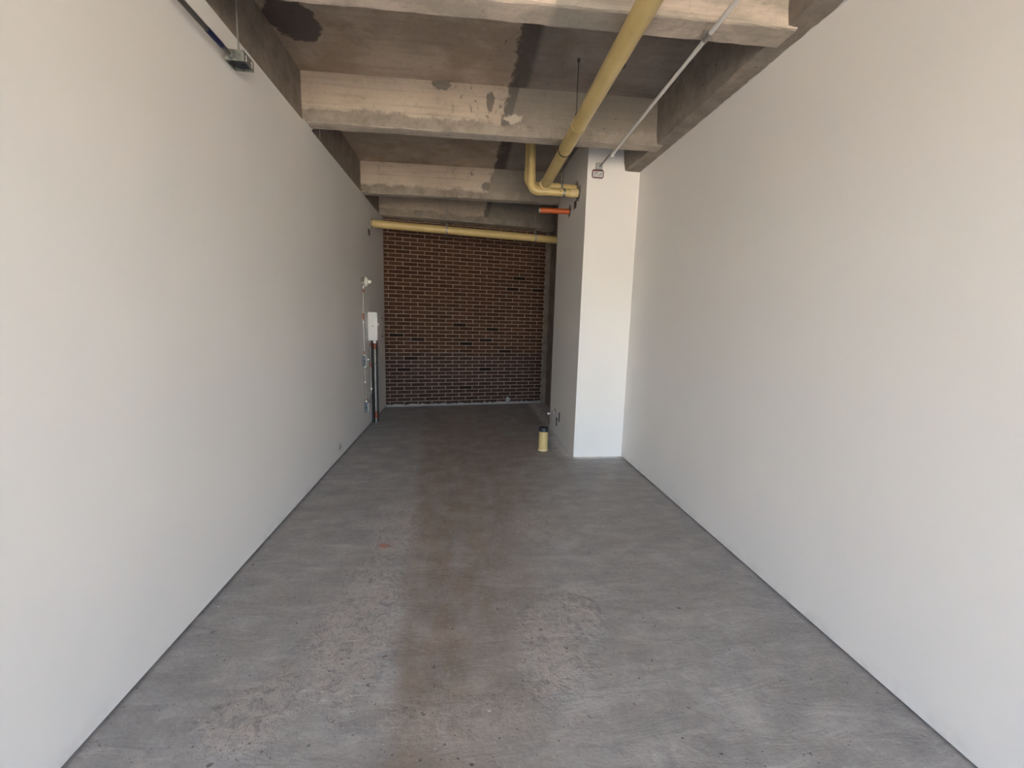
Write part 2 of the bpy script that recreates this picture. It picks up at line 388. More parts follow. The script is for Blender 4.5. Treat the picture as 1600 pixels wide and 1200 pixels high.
M_WHITE = mat('white_enamel', (0.78, 0.76, 0.735), 0.4)
M_PORC = mat('cream_porcelain', (0.76, 0.72, 0.64), 0.3)
M_WPIPE = mat('white_painted_conduit', (0.70, 0.665, 0.625), 0.45)
M_GREYBOX = mat('blue_grey_box', (0.105, 0.115, 0.13), 0.5, 0.2)
M_GREYPL = mat('grey_painted_box', (0.46, 0.445, 0.42), 0.55)
M_BLACK = mat('black_rubber', (0.012, 0.011, 0.011), 0.6)
M_CAP = mat('dark_blue_grey_cap', (0.020, 0.024, 0.031), 0.5)
M_ORANGE = mat('orange_tape', (0.27, 0.070, 0.038), 0.5)
M_ORPIPE = mat('orange_pvc', (0.48, 0.095, 0.018), 0.38)
M_BLUE = mat('blue_tape', (0.006, 0.009, 0.05), 0.45)
M_TAG = mat('dark_tag', (0.055, 0.040, 0.038), 0.5)
M_TAGTXT = mat('tag_print', (0.20, 0.15, 0.14), 0.5)
M_SIGNR = mat('maroon_sign', (0.085, 0.022, 0.025), 0.45)
M_SIGNW = mat('sign_white', (0.66, 0.66, 0.67), 0.45)
M_SIGNP = mat('sign_pink_print', (0.42, 0.17, 0.19), 0.5)
M_PRINT = mat('sign_grey_print', (0.13, 0.12, 0.14), 0.5)
M_PLASTER = mat('raw_plaster', (0.66, 0.63, 0.60), 0.8)
M_SMEAR = mat('hole_plaster_grey', (0.33, 0.305, 0.285), 0.85)
def ground_mat():
    m = mat('pavement', (0.47, 0.41, 0.32), 0.85); t = NT(m)
    t.end(t.mix(t.ss(t.noise(2, 5), 0.3, 0.7), (0.44, 0.385, 0.305), (0.50, 0.44, 0.35))); return m
M_GROUND = ground_mat()

# ------------------------------------------------------------------ setting
XL, XR = -1.2946, 1.7841
YF = OPEN_Y           # shop front
COLX, COLY0, COLY1 = 1.2295, 4.5277, 5.90
SLAB = 3.40; SOF = 3.03
SK = 0.1698; YB = 7.2415
def bw(x, off=0.0): return YB + SK*(x-XL) - off      # y of the brick face at x

struct('floor', box(XL-0.30, XR+0.3, YF-0.1, 8.4, -0.15, 0.0), M_FLOOR)
struct('trim_1', box(-40, 40, -60, YF-0.1, -0.25, -0.10), M_GROUND)['label'] = 'paved ground outside the open shop front'

wl_ = struct('wall_left', box(XL-0.05, XL, YF, 7.45, 0.014, 3.027), M_WALL)
obj('wall_core', box(XL-0.25, XL-0.052, YF-0.1, 8.4, 0.0, 3.9), M_SIDE, wl_)
wr_ = struct('wall_right', box(XR, XR+0.05, YF, 5.80, 0.010, 3.04), M_WALL)
obj('wall_core', box(XR+0.052, XR+0.25, YF-0.1, 8.4, 0.0, 3.9), M_SIDE, wr_)
wc_ = struct('wall_column', box(COLX, XR+0.02, COLY0, COLY1, 0.0, SLAB), M_COLUMN)
lab(wc_, 'white painted square column in the right corner')
# recess behind the column
rc = prism([(1.415, bw(1.415, 0.02)), (1.50, bw(1.50, 0.02)), (1.50, 5.9), (1.75, 5.9), (1.75, 8.3), (1.415, 8.3)], 0, SLAB)
lab(struct('wall_recess', rc, M_SIDE), 'bare concrete pier and side wall beside the brickwork')

# back wall: mortar bed, bricks proud of it
MORT = 0.006
bk = prism([(XL-0.04, bw(XL-0.04, -MORT)), (1.42, bw(1.42, -MORT)), (1.42, 8.2), (XL-0.04, 8.2)], 0, SLAB)
wb = struct('wall_back', bk, M_MORTAR)
ang = math.atan(SK)
PITCH_X = 0.2290/math.cos(ang)*1.0      # along the wall
PITCH_Z = 0.06375; Z0 = 0.083; JT = 0.0095
LEN = (1.415-XL)/math.cos(ang)
def brick_bm(L, H, D=0.03):
    bm = bmesh.new(); c = 0.0022
    # back rectangle, front ring, chamfered front face; local x along wall, y depth (front at 0), z up
    def ring(y, i): return [bm.verts.new((x, y, z)) for x, z in ((-L/2+i, -H/2+i), (L/2-i, -H/2+i), (L/2-i, H/2-i), (-L/2+i, H/2-i))]
    a = ring(D, 0); b = ring(c, 0); d = ring(0, c)
    for p, q in ((a, b), (b, d)):
        for k in range(4): bm.faces.new((p[k], p[(k+1) % 4], q[(k+1) % 4], q[k]))
    bm.faces.new(d); bm.faces.new(a[::-1])
    bmesh.ops.recalc_face_normals(bm, faces=bm.faces)
    return bm
meshes = {}
def brick_mesh(L, H, m):
    key = (round(L, 3), round(H, 3), m.name)
    if key not in meshes:
        bm = brick_bm(L, H); me = bpy.data.meshes.new('brick'); bm.to_mesh(me); bm.free(); me.materials.append(m); meshes[key] = me
    return meshes[key]
s0 = -1.226 - XL; sA = s0/math.cos(ang); sB = sA + PITCH_X/2
dark_at = [(0.94, 2.246), (0.838, 2.055), (1.286, 2.051), (-1.115, 1.216), (-0.79, 1.158), (0.374, 1.153), (0.041, 1.094), (0.495, 1.356), (-0.098, 1.419), (0.721, 0.97), (-0.885, 0.829), (-1.0, 0.636), (0.452, 0.624), (0.039, 0.31)]
allb = []
for k in range(-1, 48):
    z0 = Z0 + k*PITCH_Z + JT/2; z1 = Z0 + (k+1)*PITCH_Z - JT/2
    if k == -1: z0 = 0.024
    j = sA if k % 2 else sB
    j -= PITCH_X
    while j < LEN:
        a = max(j + JT/2, 0.002); b = min(j + PITCH_X - JT/2, LEN-0.002)
        j += PITCH_X
        if b - a < 0.012: continue
        jit = random.uniform(-0.0012, 0.0012) if (a > 0.01 and b < LEN-0.01) else 0
        allb.append([(a+b)/2 + jit, (z0+z1)/2 + random.uniform(-0.0009, 0.0009), b-a, z1-z0, k])
def bpos(s, off=0.0):
    x = XL + s*math.cos(ang) - 0; y = YB + s*math.sin(ang)
    return Vector((x + off*math.sin(ang), y - off*math.cos(ang), 0))
def bmaterial(s, z):
    x = XL + s*math.cos(ang)
    for dx, dz in dark_at:
        if abs(dx-x) < 0.108 and abs(dz-z) < 0.0325: return M_BRICK_DARK
    return M_BRICK if z > 0.92 else M_BRICK_LOW
vis = [b for b in allb if b[1] < 2.88 and b[2] > 0.06 and b[3] > 0.045 and XL+b[0]*math.cos(ang) < 1.2]
vis.sort(key=lambda b: -(b[2]*b[3]/((XL+b[0]*math.cos(ang))*0.0+bpos(b[0]).y)**2*(1.0 if b[1] > 0 else 0.5)))
is_dark = lambda b: bmaterial(b[0], b[1]) is M_BRICK_DARK
dk = [b for b in allb if is_dark(b)]
single = set(id(b) for b in dk + [b for b in vis if not is_dark(b)][:300-len(dk)])
rest = bmesh.new(); rest_low = bmesh.new()
for b in allb:
    if random.random() < 0.0: pass
    s, z, L, H, k = b
    m = bmaterial(s, z); off = random.uniform(-0.0015, 0.002)
    x = XL + s*math.cos(ang)
    if abs(x-0.805) < 0.05 and k == -1: continue       # broken brick filled with mortar
    if id(b) in single:
        o = bpy.data.objects.new('brick', brick_mesh(L, H, m)); COL.objects.link(o)
        p = bpos(s, off); o.location = (p.x, p.y, z); o.rotation_euler = (0, 0, ang); o.parent = wb
    else:
        t = brick_bm(L, H); p = bpos(s, off)
        bmesh.ops.transform(t, matrix=Matrix.Translation((p.x, p.y, z)) @ Matrix.Rotation(ang, 4, 'Z'), verts=t.verts)
        tm = bpy.data.meshes.new('tmp'); t.to_mesh(tm); t.free()
        (rest if z > 0.92 else rest_low).from_mesh(tm); bpy.data.meshes.remove(tm)
o = obj('bricks', rest, M_BRICK, wb); o['kind'] = 'stuff'
o = obj('bricks', rest_low, M_BRICK_LOW, wb); o['kind'] = 'stuff'
# mortar squeezed along the wall foot, and a mortar patch over a broken brick
bm = bmesh.new(); N = 60; rows = []
for i in range(N+1):
    s = LEN*i/N; hgt = 0.030 + random.uniform(-0.010, 0.016); dep = 0.012 + random.uniform(-0.004, 0.010)
    a = bpos(s, 0.003); c = bpos(s, dep+0.010)
    rows.append([bm.verts.new((a.x, a.y, hgt)), bm.verts.new(((a.x+c.x)/2, (a.y+c.y)/2, hgt*0.6)), bm.verts.new((c.x, c.y, 0.0))])
for i in range(N):
    for q in range(2): bm.faces.new((rows[i][q], rows[i+1][q], rows[i+1][q+1], rows[i][q+1]))
obj('mortar_fillet', bm, M_SMEAR, wb, True)
bm = bmesh.new(); cpt = [(0.0, 0.08, 0.004)]
ring = []
for i in range(14):
    aa = 2*math.pi*i/14; r = random.uniform(0.7, 1.15)
    p = bpos((0.795-XL)/math.cos(ang) + 0.048*r*math.cos(aa), 0.0015); ring.append(bm.verts.new((p.x, p.y, 0.075 + 0.06*r*math.sin(aa))))
p = bpos((0.795-XL)/math.cos(ang), 0.007); c = bm.verts.new((p.x, p.y, 0.08))
for i in range(14): bm.faces.new((ring[i], ring[(i+1) % 14], c))
obj('mortar_patch', bm, M_SMEAR, wb, True)

# ceiling: slab and concrete beams
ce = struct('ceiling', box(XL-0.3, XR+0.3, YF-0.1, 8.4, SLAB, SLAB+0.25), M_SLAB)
def beam_bm(x0, x1, yf, yb, z0, z1, tap=0.012, n=46, amp=0.004, sl=-0.0147, skew=None):
    """joist with slightly tapered sides and an uneven arris, running across the room"""
    bm = bmesh.new(); R = []
    for i in range(n+1):
        x = x0+(x1-x0)*i/n; d = sl*x if skew is None else skew*(x-XL)
        j = lambda: random.uniform(-amp, amp)
        R.append([bm.verts.new(v) for v in ((x, yf-tap+d, z1), (x, yf+d+j()*0.6, z0+0.004+j()*0.5), (x, yf+d+0.012+j(), z0+j()*0.5), (x, yb+d+j(), z0+j()*0.5), (x, yb+tap+d, z1))])
    for i in range(n):
        for q in range(4): bm.faces.new((R[i][q], R[i+1][q], R[i+1][q+1], R[i][q+1]))
        bm.faces.new((R[i][4], R[i+1][4], R[i+1][0], R[i][0]))
    bm.faces.new(R[0]); bm.faces.new(R[-1][::-1]); return bm
XBL, XBR = -1.305, 1.652
for yf, yb in ((0.86, 0.99), (2.325, 2.476), (3.862, 3.99), (5.83, 5.955)):  # nearest beam is out of view, added to block light
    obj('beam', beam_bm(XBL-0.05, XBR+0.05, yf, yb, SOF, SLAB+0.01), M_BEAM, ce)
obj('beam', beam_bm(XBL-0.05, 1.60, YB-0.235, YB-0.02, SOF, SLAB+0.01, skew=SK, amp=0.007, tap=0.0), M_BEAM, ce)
# edge beams over the side walls
bm = bmesh.new(); n = 80; R = []
for i in range(n+1):
    y = YF + (8.3-YF)*i/n
    R.append([bm.verts.new(v) for v in ((XBL+random.uniform(-.003, .003), y, SLAB+0.01), (XBL+random.uniform(-.004, .004), y, 3.02), (XL-0.3, y, 3.02), (XL-0.3, y, SLAB+0.01))])
for i in range(n):
    for q in range(4): bm.faces.new((R[i][q], R[i+1][q], R[i+1][(q+1) % 4], R[i][(q+1) % 4]))
bm.faces.new(R[0]); bm.faces.new(R[-1][::-1])
lab(obj('edge_beam', bm, M_SIDE, ce), 'concrete edge beam above the left wall')
bm = bmesh.new(); R = []; n = 70
for i in range(n+1):
    y = YF + (4.56-YF)*i/n
    xin = XBR - (0.028*(y-3.9)/0.6 if y > 3.9 else 0)
    j = lambda: random.uniform(-.004, .004)
    R.append([bm.verts.new(v) for v in ((xin-0.03, y, SLAB+0.01), (xin-0.012+j(), y, 3.12), (xin+j(), y, 3.046+j()*0.4), (xin+0.03+j(), y, 3.040), (XR+0.15, y, 3.040), (XR+0.15, y, SLAB+0.01))])
for i in range(n):
    for q in range(6): bm.faces.new((R[i][q], R[i+1][q], R[i+1][(q+1) % 6], R[i][(q+1) % 6]))
bm.faces.new(R[0]); bm.faces.new(R[-1][::-1])
lab(obj('edge_beam', bm, M_SIDE, ce), 'concrete edge beam above the right wall')
# shop-front header and piers
h = struct('wall_front', box(XL-0.3, XR+0.3, YF-0.3, YF-0.1, OPEN_Z, 4.2), M_WALL)
obj('pier', box(XL-0.6, XL-0.02, YF-0.3, YF-0.1, -0.1, OPEN_Z), M_WALL, h)
obj('pier', box(XR+0.02, XR+0.6, YF-0.3, YF-0.1, -0.1, OPEN_Z), M_WALL, h)
struct('wall_end', box(XL-0.3, XR+0.3, 8.25, 8.45, 0, 3.7), M_SIDE)

# ragged plaster edge where the right wall meets the beam
bm = bmesh.new(); n = 120; R = []
for i in range(n+1):
    y = 1.0 + (4.52-1.0)*i/n; w = max(0.0015, random.gauss(0.004, 0.0035)) + (0.012 if random.random() < 0.05 else 0)
    R.append([bm.verts.new((XR+0.002, y, 3.034)), bm.verts.new((XR-w, y, 3.036)), bm.verts.new((XR-w*0.8, y, 3.0415)), bm.verts.new((XR+0.002, y, 3.0415))])
for i in range(n):
    for q in range(3): bm.faces.new((R[i][q], R[i+1][q], R[i+1][q+1], R[i][q+1]))
obj('plaster_edge', bm, M_PLASTER, wr_)
# plaster lip where the second visible beam enters the left wall
bm = bmesh.new(); R = []
for i in range(9):
    y = 3.83 + 0.20*i/8; w = 0.012 + random.uniform(-.006, .008)
    R.append([bm.verts.new((XL-0.004, y, 3.022)), bm.verts.new((XL+w*0.4, y, 3.024)), bm.verts.new((XL+w, y, 3.0345)), bm.verts.new((XL-0.004, y, 3.036))])
for i in range(8):
    for q in range(3): bm.faces.new((R[i][q], R[i+1][q], R[i+1][q+1], R[i][q+1]))
obj('plaster_edge', bm, M_PLASTER, wl_)

# ------------------------------------------------------------------ pipes overhead
def wall_ring(name, c, axis, ro, ri, m, parent, t=0.004):
    a = Vector(axis); return obj(name, hollow(Vector(c)-a*0.002, Vector(c)+a*t, ro, ri, 24), m, parent, True)
def ragged_disc(c, u, v, r, m, parent, name, hole=0.0, nrm=None, seg=22, spread=0.35):
    bm = bmesh.new(); c = Vector(c); u = Vector(u); v = Vector(v); w = u.cross(v) if nrm is None else Vector(nrm)
    A, B, C = [], [], []
    for i in range(seg):
        a = 2*math.pi*i/seg; d = math.cos(a)*u + math.sin(a)*v
        A.append(bm.verts.new(c + d*max(hole, r*0.35) + w*0.004)); B.append(bm.verts.new(c + d*r*(1+random.uniform(-spread, spread)*0.6) + w*0.0025)); C.append(bm.verts.new(B[-1].co - w*0.0035))
    for i in range(seg):
        k = (i+1) % seg; bm.faces.new((A[i], A[k], B[k], B[i])); bm.faces.new((B[i], B[k], C[k], C[i]))
    return obj(name, bm, m, parent)

# 1. long drain pipe running the length of the room
RB, RS = 0.055, 0.042
A = thing('drain_pipe', 'long thick yellow drain pipe running overhead towards the column, with tee and rear drop', 'pipe', (0.84, 4.95, 2.966))
def big(y): return (0.819+(y-2.102)/(4.81-2.102)*0.030, y, 2.95)
obj('pipe', tube([big(YF-0.6), big(1.5), big(3.855)], RB, 28), M_YEL, A, True)
obj('pipe', tube([big(3.868), big(4.80)], RB*0.965, 28), M_YEL, A, True)
lab(obj('joint_seam', tube([big(3.850), big(3.872)], RB*1.012, 28), M_BLACK, A, True), 'dark seam between two pipe lengths')
lab(obj('socket_ring', hollow(big(4.775), big(4.835), RB+0.0065, RB*0.9, 28), M_YEL_L, A, True), 'pale rim of the tee socket')
ZR = 2.966; YR = 4.957
obj('tee_fitting', tube([(0.849, 4.80, 2.952), (0.852, 4.86, 2.955), (0.875, 4.925, ZR), (0.92, YR, ZR)], [RB, RB, 0.050, RS+0.006], 24), M_YEL, A, True)
obj('tee_run', tube([(0.775, YR, ZR), (0.80, YR, ZR), (0.80, YR, ZR), (0.99, YR, ZR), (1.0, YR, ZR), (1.025, YR, ZR)], [RS, RS, RS+0.006, RS+0.006, RS+0.0075, RS+0.0075], 24), M_YEL, A, True)
XV = 0.683
obj('pipe', tube([(1.02, YR, ZR), (1.226+0.06, YR, ZR)], RS, 24), M_YEL, A, True)
RE = 0.085
obj('elbow', tube([(XV, YR, ZR+RE+0.06)] + [Vector(q) for q in arc((XV+RE, YR, ZR+RE), (-1, 0, 0), (0, 0, -1), RE, 10)] + [(0.79, YR, ZR)], RS+0.003, 24), M_YEL, A, True)
obj('pipe', tube([(XV, YR, ZR+RE+0.05), (XV, YR, SLAB+0.004)], RS, 24), M_YEL, A, True)
wall_ring('hole_ring', (COLX, YR, ZR), (-1, 0, 0), RS+0.012, RS, M_BLACK, A, 0.006)
ragged_disc((COLX, YR, ZR), (0, 1, 0), (0, 0, 1), 0.085, M_SMEAR, A, 'hole_plaster', RS+0.010, (-1, 0, 0))

# 2. shorter drain pipe in front of it
ZF, YFp, XF = 2.890, 4.853, 0.703
B = thing('drain_pipe', 'shorter yellow drain pipe dropping from the slab and bending right into the column', 'pipe', (XF, YFp, ZF))
RE2 = 0.075
obj('pipe', tube([(XF, YFp, ZF+RE2+0.075), (XF, YFp, SLAB+0.004)], RS, 24), M_YEL, B, True)
obj('elbow', tube([(XF, YFp, ZF+RE2+0.085), (XF, YFp, ZF+RE2+0.01)] + [Vector(q) for q in arc((XF+RE2, YFp, ZF+RE2), (-1, 0, 0), (0, 0, -1), RE2, 12)] + [(XF+RE2+0.06, YFp, ZF)], RS+0.004, 24), M_YEL, B, True)
obj('pipe', tube([(XF+RE2+0.05, YFp, ZF), (COLX+0.06, YFp, ZF)], RS, 24), M_YEL, B, True)
lab(obj('coupling', hollow((1.135, YFp, ZF), (COLX-0.012, YFp, ZF), RS+0.0045, RS*0.95, 24), M_YEL_L, B, True), 'pale yellow end sleeve at the column')
lab(obj('stain_spot', tube([(1.018, YFp-RS-0.0008, ZF-0.004), (1.018, YFp-RS+0.002, ZF-0.004)], 0.0065, 10), M_DKROD, B), 'small dark spot on the pipe')
wall_ring('hole_ring', (COLX, YFp, ZF), (-1, 0, 0), RS+0.013, RS, M_BLACK, B, 0.006)
ragged_disc((COLX, YFp, ZF), (0, 1, 0), (0, 0, 1), 0.092, M_SMEAR, B, 'hole_plaster', RS+0.012, (-1, 0, 0))

# hanger that clips both runs
HG = thing('pipe_hanger', 'silver threaded rod with two clamps holding the twin yellow pipes by the column', 'hanger', (1.058, 4.90, 3.4))
obj('rod', tube([(1.056, 4.905, 2.90), (1.056, 4.905, SLAB+0.003)], 0.0045, 8), M_GALV, HG, True)
obj('clamp', hollow((1.046, YR, ZR), (1.070, YR, ZR), RS+0.0045, RS+0.0008, 20), M_GALV, HG, True)
obj('clamp', hollow((1.052, YFp, ZF), (1.076, YFp, ZF), RS+0.0045, RS+0.0008, 20), M_GALV, HG, True)
obj('nut', box(1.048, 1.064, 4.897, 4.913, 3.012, 3.028), M_GALV, HG, bevel=0.002)

# rod of the long pipe
HR = thing('pipe_hanger', 'thin dark rod from the slab holding the long yellow pipe between the beams', 'hanger', (0.822, 3.385, 3.4))
obj('rod', tube([(0.812, 3.385, 2.952), (0.812, 3.385, SLAB+0.003)], 0.0035, 8), M_DKROD, HR, True)
obj('anchor', tube([(0.812, 3.385, SLAB-0.018), (0.812, 3.385, SLAB+0.002)], 0.011, 10), M_DKROD, HR, True)
obj('nut', tube([(0.8115, 3.385, 3.012), (0.8115, 3.385, 3.03)], 0.009, 8), M_BLACK, HR, True)
obj('clamp', hollow((big(3.372)[0], 3.372, 2.95), (big(3.398)[0], 3.398, 2.95), RB+0.0035, RB+0.0006, 24), M_YEL, HR, True)

# 3. back drain pipe in front of the brick wall
Cc = thing('drain_pipe', 'yellow drain pipe crossing in front of the brick wall just below the ceiling', 'pipe', (XL, 6.35, 2.762))
def bp(x): t_ = (x+1.2946)/(1.371+1.2946); return Vector((x, 6.35+0.25*t_, 2.762-0.054*t_))
obj('pipe', tube([bp(XL-0.045), bp(0.2), bp(1.51)], RB, 28), M_YEL, Cc, True)
lab(obj('hole_ring', hollow(bp(XL-0.002), bp(XL+0.014), RB+0.006, RB-0.002, 28), M_BLACK, Cc, True), 'dark gap ring where the pipe leaves the wall')
lab(obj('sleeve_ring', hollow(bp(XL-0.002), bp(XL+0.006), RB+0.018, RB+0.004, 28), M_PLASTER, Cc, True), 'pale ring around the wall hole')
for x, lb in ((-0.265, 'left of the two thin rods with clamp on the back yellow pipe'), (1.034, 'right thin rod with clamp on the back yellow pipe, close to the column')):
    c = bp(x)
    H = thing('pipe_hanger', lb, 'hanger', (x, c.y, 3.4), 'hangers of the back pipe')
    obj('rod', tube([(x, c.y, c.z+RB+0.05), (x, c.y, SLAB+0.003)], 0.004, 8), M_CONDUIT, H, True)
    obj('clamp', hollow(bp(x-0.013), bp(x+0.013), RB+0.004, RB+0.0006, 24), M_CONDUIT, H, True)
    bm = bmesh.new()
    tube_into(bm, [(x-0.012, c.y, c.z+RB), (x, c.y, c.z+RB+0.06)], [0.007, 0.005], 8)
    tube_into(bm, [(x+0.012, c.y, c.z+RB), (x, c.y, c.z+RB+0.06)], [0.007, 0.005], 8)
    obj('yoke', bm, M_CONDUIT, H, True)
    obj('bolt', tube([(x+0.004, c.y-0.012, c.z-RB-0.022), (x+0.004, c.y-0.012, c.z-RB+0.004)], 0.006, 8), M_BLACK, H, True)

# 4. orange stub
OR = thing('conduit_stub', 'bright orange pipe stub sticking out of the column below the yellow pipes', 'pipe', (COLX, 5.24, 2.79))
obj('pipe', hollow((0.867, 5.24, 2.787), (COLX+0.03, 5.24, 2.79), 0.031, 0.0275, 24), M_ORPIPE, OR, True)
lab(obj('end_sleeve', hollow((0.858, 5.24, 2.787), (0.874, 5.24, 2.787), 0.0315, 0.026, 24), M_CONDUIT, OR, True), 'grey end of the orange stub')
wall_ring('hole_ring', (COLX, 5.24, 2.79), (-1, 0, 0), 0.041, 0.030, M_BLACK, OR, 0.005)
ragged_disc((COLX, 5.24, 2.79), (0, 1, 0), (0, 0, 1), 0.072, M_SMEAR, OR, 'hole_plaster', 0.040, (-1, 0, 0))

# 5. standpipe with cap on the floor
SX, SY = 0.932, 4.79
SP = thing('standpipe', 'short yellow pipe standing on the floor with a dark cap', 'pipe', (SX, SY, 0))
obj('pipe', tube([(SX, SY, 0.0), (SX, SY, 0.240)], 0.0535, 32), M_YEL, SP, True)
lab(obj('base_ring', tube([(SX, SY, 0.0), (SX, SY, 0.012), (SX, SY, 0.020), (SX, SY, 0.024)], [0.060, 0.060, 0.058, 0.0545], 32), M_YEL_L, SP, True), 'pale yellow ring at the floor')
lab(obj('cap', tube([(SX, SY, 0.226), (SX, SY, 0.228), (SX, SY, 0.262), (SX, SY, 0.270), (SX, SY, 0.271), (SX, SY, 0.266)], [0.0545, 0.0575, 0.0575, 0.055, 0.047, 0.045], 32), M_CAP, SP, True), 'dark blue-grey cap')

# 6. painted conduit on the right with box and sign
Wc = thing('conduit', 'white painted conduit under the beams on the right, ending near the column', 'conduit', (1.257, 2.371, 2.995))
def cw(y): return (1.242+(y-2.107)*(0.061/1.827), y, 2.995)
obj('tube', tube([cw(YF-0.4), cw(2.36)], 0.0125, 14), M_WPIPE, Wc, True)
obj('tube', tube([cw(2.36), cw(3.94)], 0.0118, 14), M_WPIPE, Wc, True)
obj('coupling', tube([cw(2.335), cw(2.395)], 0.0155, 14), M_CONDUIT, Wc, True)
bm = bmesh.new(); c = cw(2.378); bx(bm, c[0]-0.018, c[0]+0.003, 2.370, 2.386, 2.992, 3.031); obj('strap', bm, M_CONDUIT, Wc, bevel=0.002)
c = cw(3.945)
obj('end_cap', tube([(c[0], 3.92, 2.995), (c[0]-0.001, 3.955, 2.995), (c[0]-0.004, 3.972, 2.985), (c[0]-0.004, 3.972, 2.965)], [0.0145, 0.0145, 0.0145, 0.0135], 14), M_WHITE, Wc, True)
obj('tube', tube([(c[0]+0.005, 3.95, 3.008), (c[0]+0.012, 4.03, 3.022), (1.330, 4.10, 3.046), (1.346, 4.505, 3.060), (1.346, COLY0-0.02, 3.060)], 0.0085, 12), M_CONDUIT, Wc, True)
BX = thing('junction_box', 'small flat grey box on the white column above the maroon sign', 'electrical box', (1.342, COLY0, 3.07))
obj('body', box(1.309, 1.376, COLY0-0.032, COLY0, 3.036, 3.098), M_GREYPL, BX, bevel=0.003)
obj('cover', box(1.311, 1.374, COLY0-0.035, COLY0-0.031, 3.038, 3.088), M_GREYPL, BX)
SG = thing('warning_sign', 'small white plate with maroon border and tiny print on the column', 'sign', (1.338, COLY0, 2.996))
tilt = Matrix.Translation((1.338, 0, 2.996)) @ Matrix.Rotation(math.radians(0.6), 4, 'Y') @ Matrix.Translation((-1.338, 0, -2.996))
def flat(x0, x1, z0, z1, d0, d1, bev=0):
    bm = box(x0, x1, COLY0-d1, COLY0-d0, z0, z1)
    if bev:
        bmesh.ops.bevel(bm, geom=[e for e in bm.edges if abs(e.verts[0].co.y-e.verts[1].co.y) > 1e-5], offset=bev, segments=3, affect='EDGES')
    bmesh.ops.transform(bm, matrix=tilt, verts=bm.verts); return bm
obj('border', flat(1.276, 1.400, 2.954, 3.038, 0, 0.004, 0.010), M_SIGNR, SG)
obj('plate', flat(1.286, 1.390, 2.965, 3.022, 0.003, 0.0052), M_SIGNW, SG)
obj('heading', flat(1.290, 1.346, 3.014, 3.0195, 0.005, 0.0056), M_SIGNP, SG)
bm = bmesh.new()
for (x0, x1, z) in ((1.291, 1.297, 3.004), (1.300, 1.338, 3.005), (1.353, 1.382, 3.002)):
    t = flat(x0, x1, z-0.0035, z+0.0035, 0.005, 0.0056); tm = bpy.data.meshes.new('t'); t.to_mesh(tm); t.free(); bm.from_mesh(tm); bpy.data.meshes.remove(tm)
obj('print', bm, M_PRINT, SG)
bm = bmesh.new()
for (x0, x1, z) in ((1.291, 1.385, 2.993), (1.293, 1.372, 2.986), (1.292, 1.318, 2.979), (1.345, 1.384, 2.980), (1.292, 1.380, 2.972)):
    t = flat(x0, x1, z-0.0014, z+0.0014, 0.005, 0.0056); tm = bpy.data.meshes.new('t'); t.to_mesh(tm); t.free(); bm.from_mesh(tm); bpy.data.meshes.remove(tm)
obj('fine_print', bm, M_TAGTXT, SG)

# dark tags beside the wall penetrations
def tag_plate(x, y, z, nx, label):
    T = thing('wall_tag', label, 'sign', (x, y, z))
    a, b = (x, x+nx*0.003); a, b = min(a, b), max(a, b)
    obj('plate', box(a, b, y-0.055, y+0.055, z-0.040, z+0.040), M_TAG, T)
    a, b = (x+nx*0.0028, x+nx*0.0036); a, b = min(a, b), max(a, b)
    bm = bmesh.new()
    for k in range(4): bx(bm, a, b, y-0.042, y+0.040-0.012*(k % 2), z+0.018-0.013*k-0.002, z+0.018-0.013*k+0.002)
    obj('print', bm, M_TAGTXT, T)
tag_plate(COLX, 4.975, 2.802, -1, 'small dark tag on the column between the yellow pipes and orange stub')
tag_plate(XL, 6.21, 2.618, 1, 'small dark tag on the left wall below the yellow pipe')

# 7. low outlets on the column side
def shade_slot(y, z, w, h, label):
    T = thing('outlet_box', label, 'electrical box', (COLX, y, z))
    bm = bmesh.new(); f = 0.006
    for (y0, y1, z0, z1) in ((y-w/2-f, y+w/2+f, z+h/2, z+h/2+f), (y-w/2-f, y+w/2+f, z-h/2-f, z-h/2), (y-w/2-f, y-w/2, z-h/2, z+h/2), (y+w/2, y+w/2+f, z-h/2, z+h/2)):
        bx(bm, COLX-0.003, COLX, y0, y1, z0, z1)
    obj('rim', bm, M_GREYPL, T); obj('shade_slot', box(COLX-0.0034, COLX, y-w/2, y+w/2, z-h/2, z+h/2), M_BLACK, T)  # raised black block stands in for the shade inside the open box
    return T
shade_slot(5.30, 0.275, 0.055, 0.115, 'open dark slot box low on the column side, nearer one')
t_ = shade_slot(5.445, 0.182, 0.075, 0.10, 'lower open box on the column side with grey cover')
obj('cover', box(COLX-0.006, COLX-0.0034, 5.415, 5.475, 0.150, 0.196), M_TAGTXT, t_)
WT = thing('water_outlet', 'small silver water outlet low on the column side', 'tap', (COLX, 5.60, 0.262))
obj('stub', tube([(COLX+0.01, 5.60, 0.262), (COLX-0.085, 5.60, 0.258)], 0.0125, 14), M_GALV, WT, True)
obj('collar', tube([(COLX, 5.60, 0.262), (COLX-0.012, 5.60, 0.262)], [0.030, 0.022], 16), M_WHITE, WT, True)
obj('plug', tube([(COLX-0.070, 5.60, 0.2585), (COLX-0.098, 5.60, 0.257)], 0.017, 14), M_WHITE, WT, True)
ragged_disc((COLX, 5.57, 0.285), (0, 1, 0), (0, 0, 1), 0.050, M_SMEAR, WT, 'hole_plaster', 0.02, (-1, 0, 0))

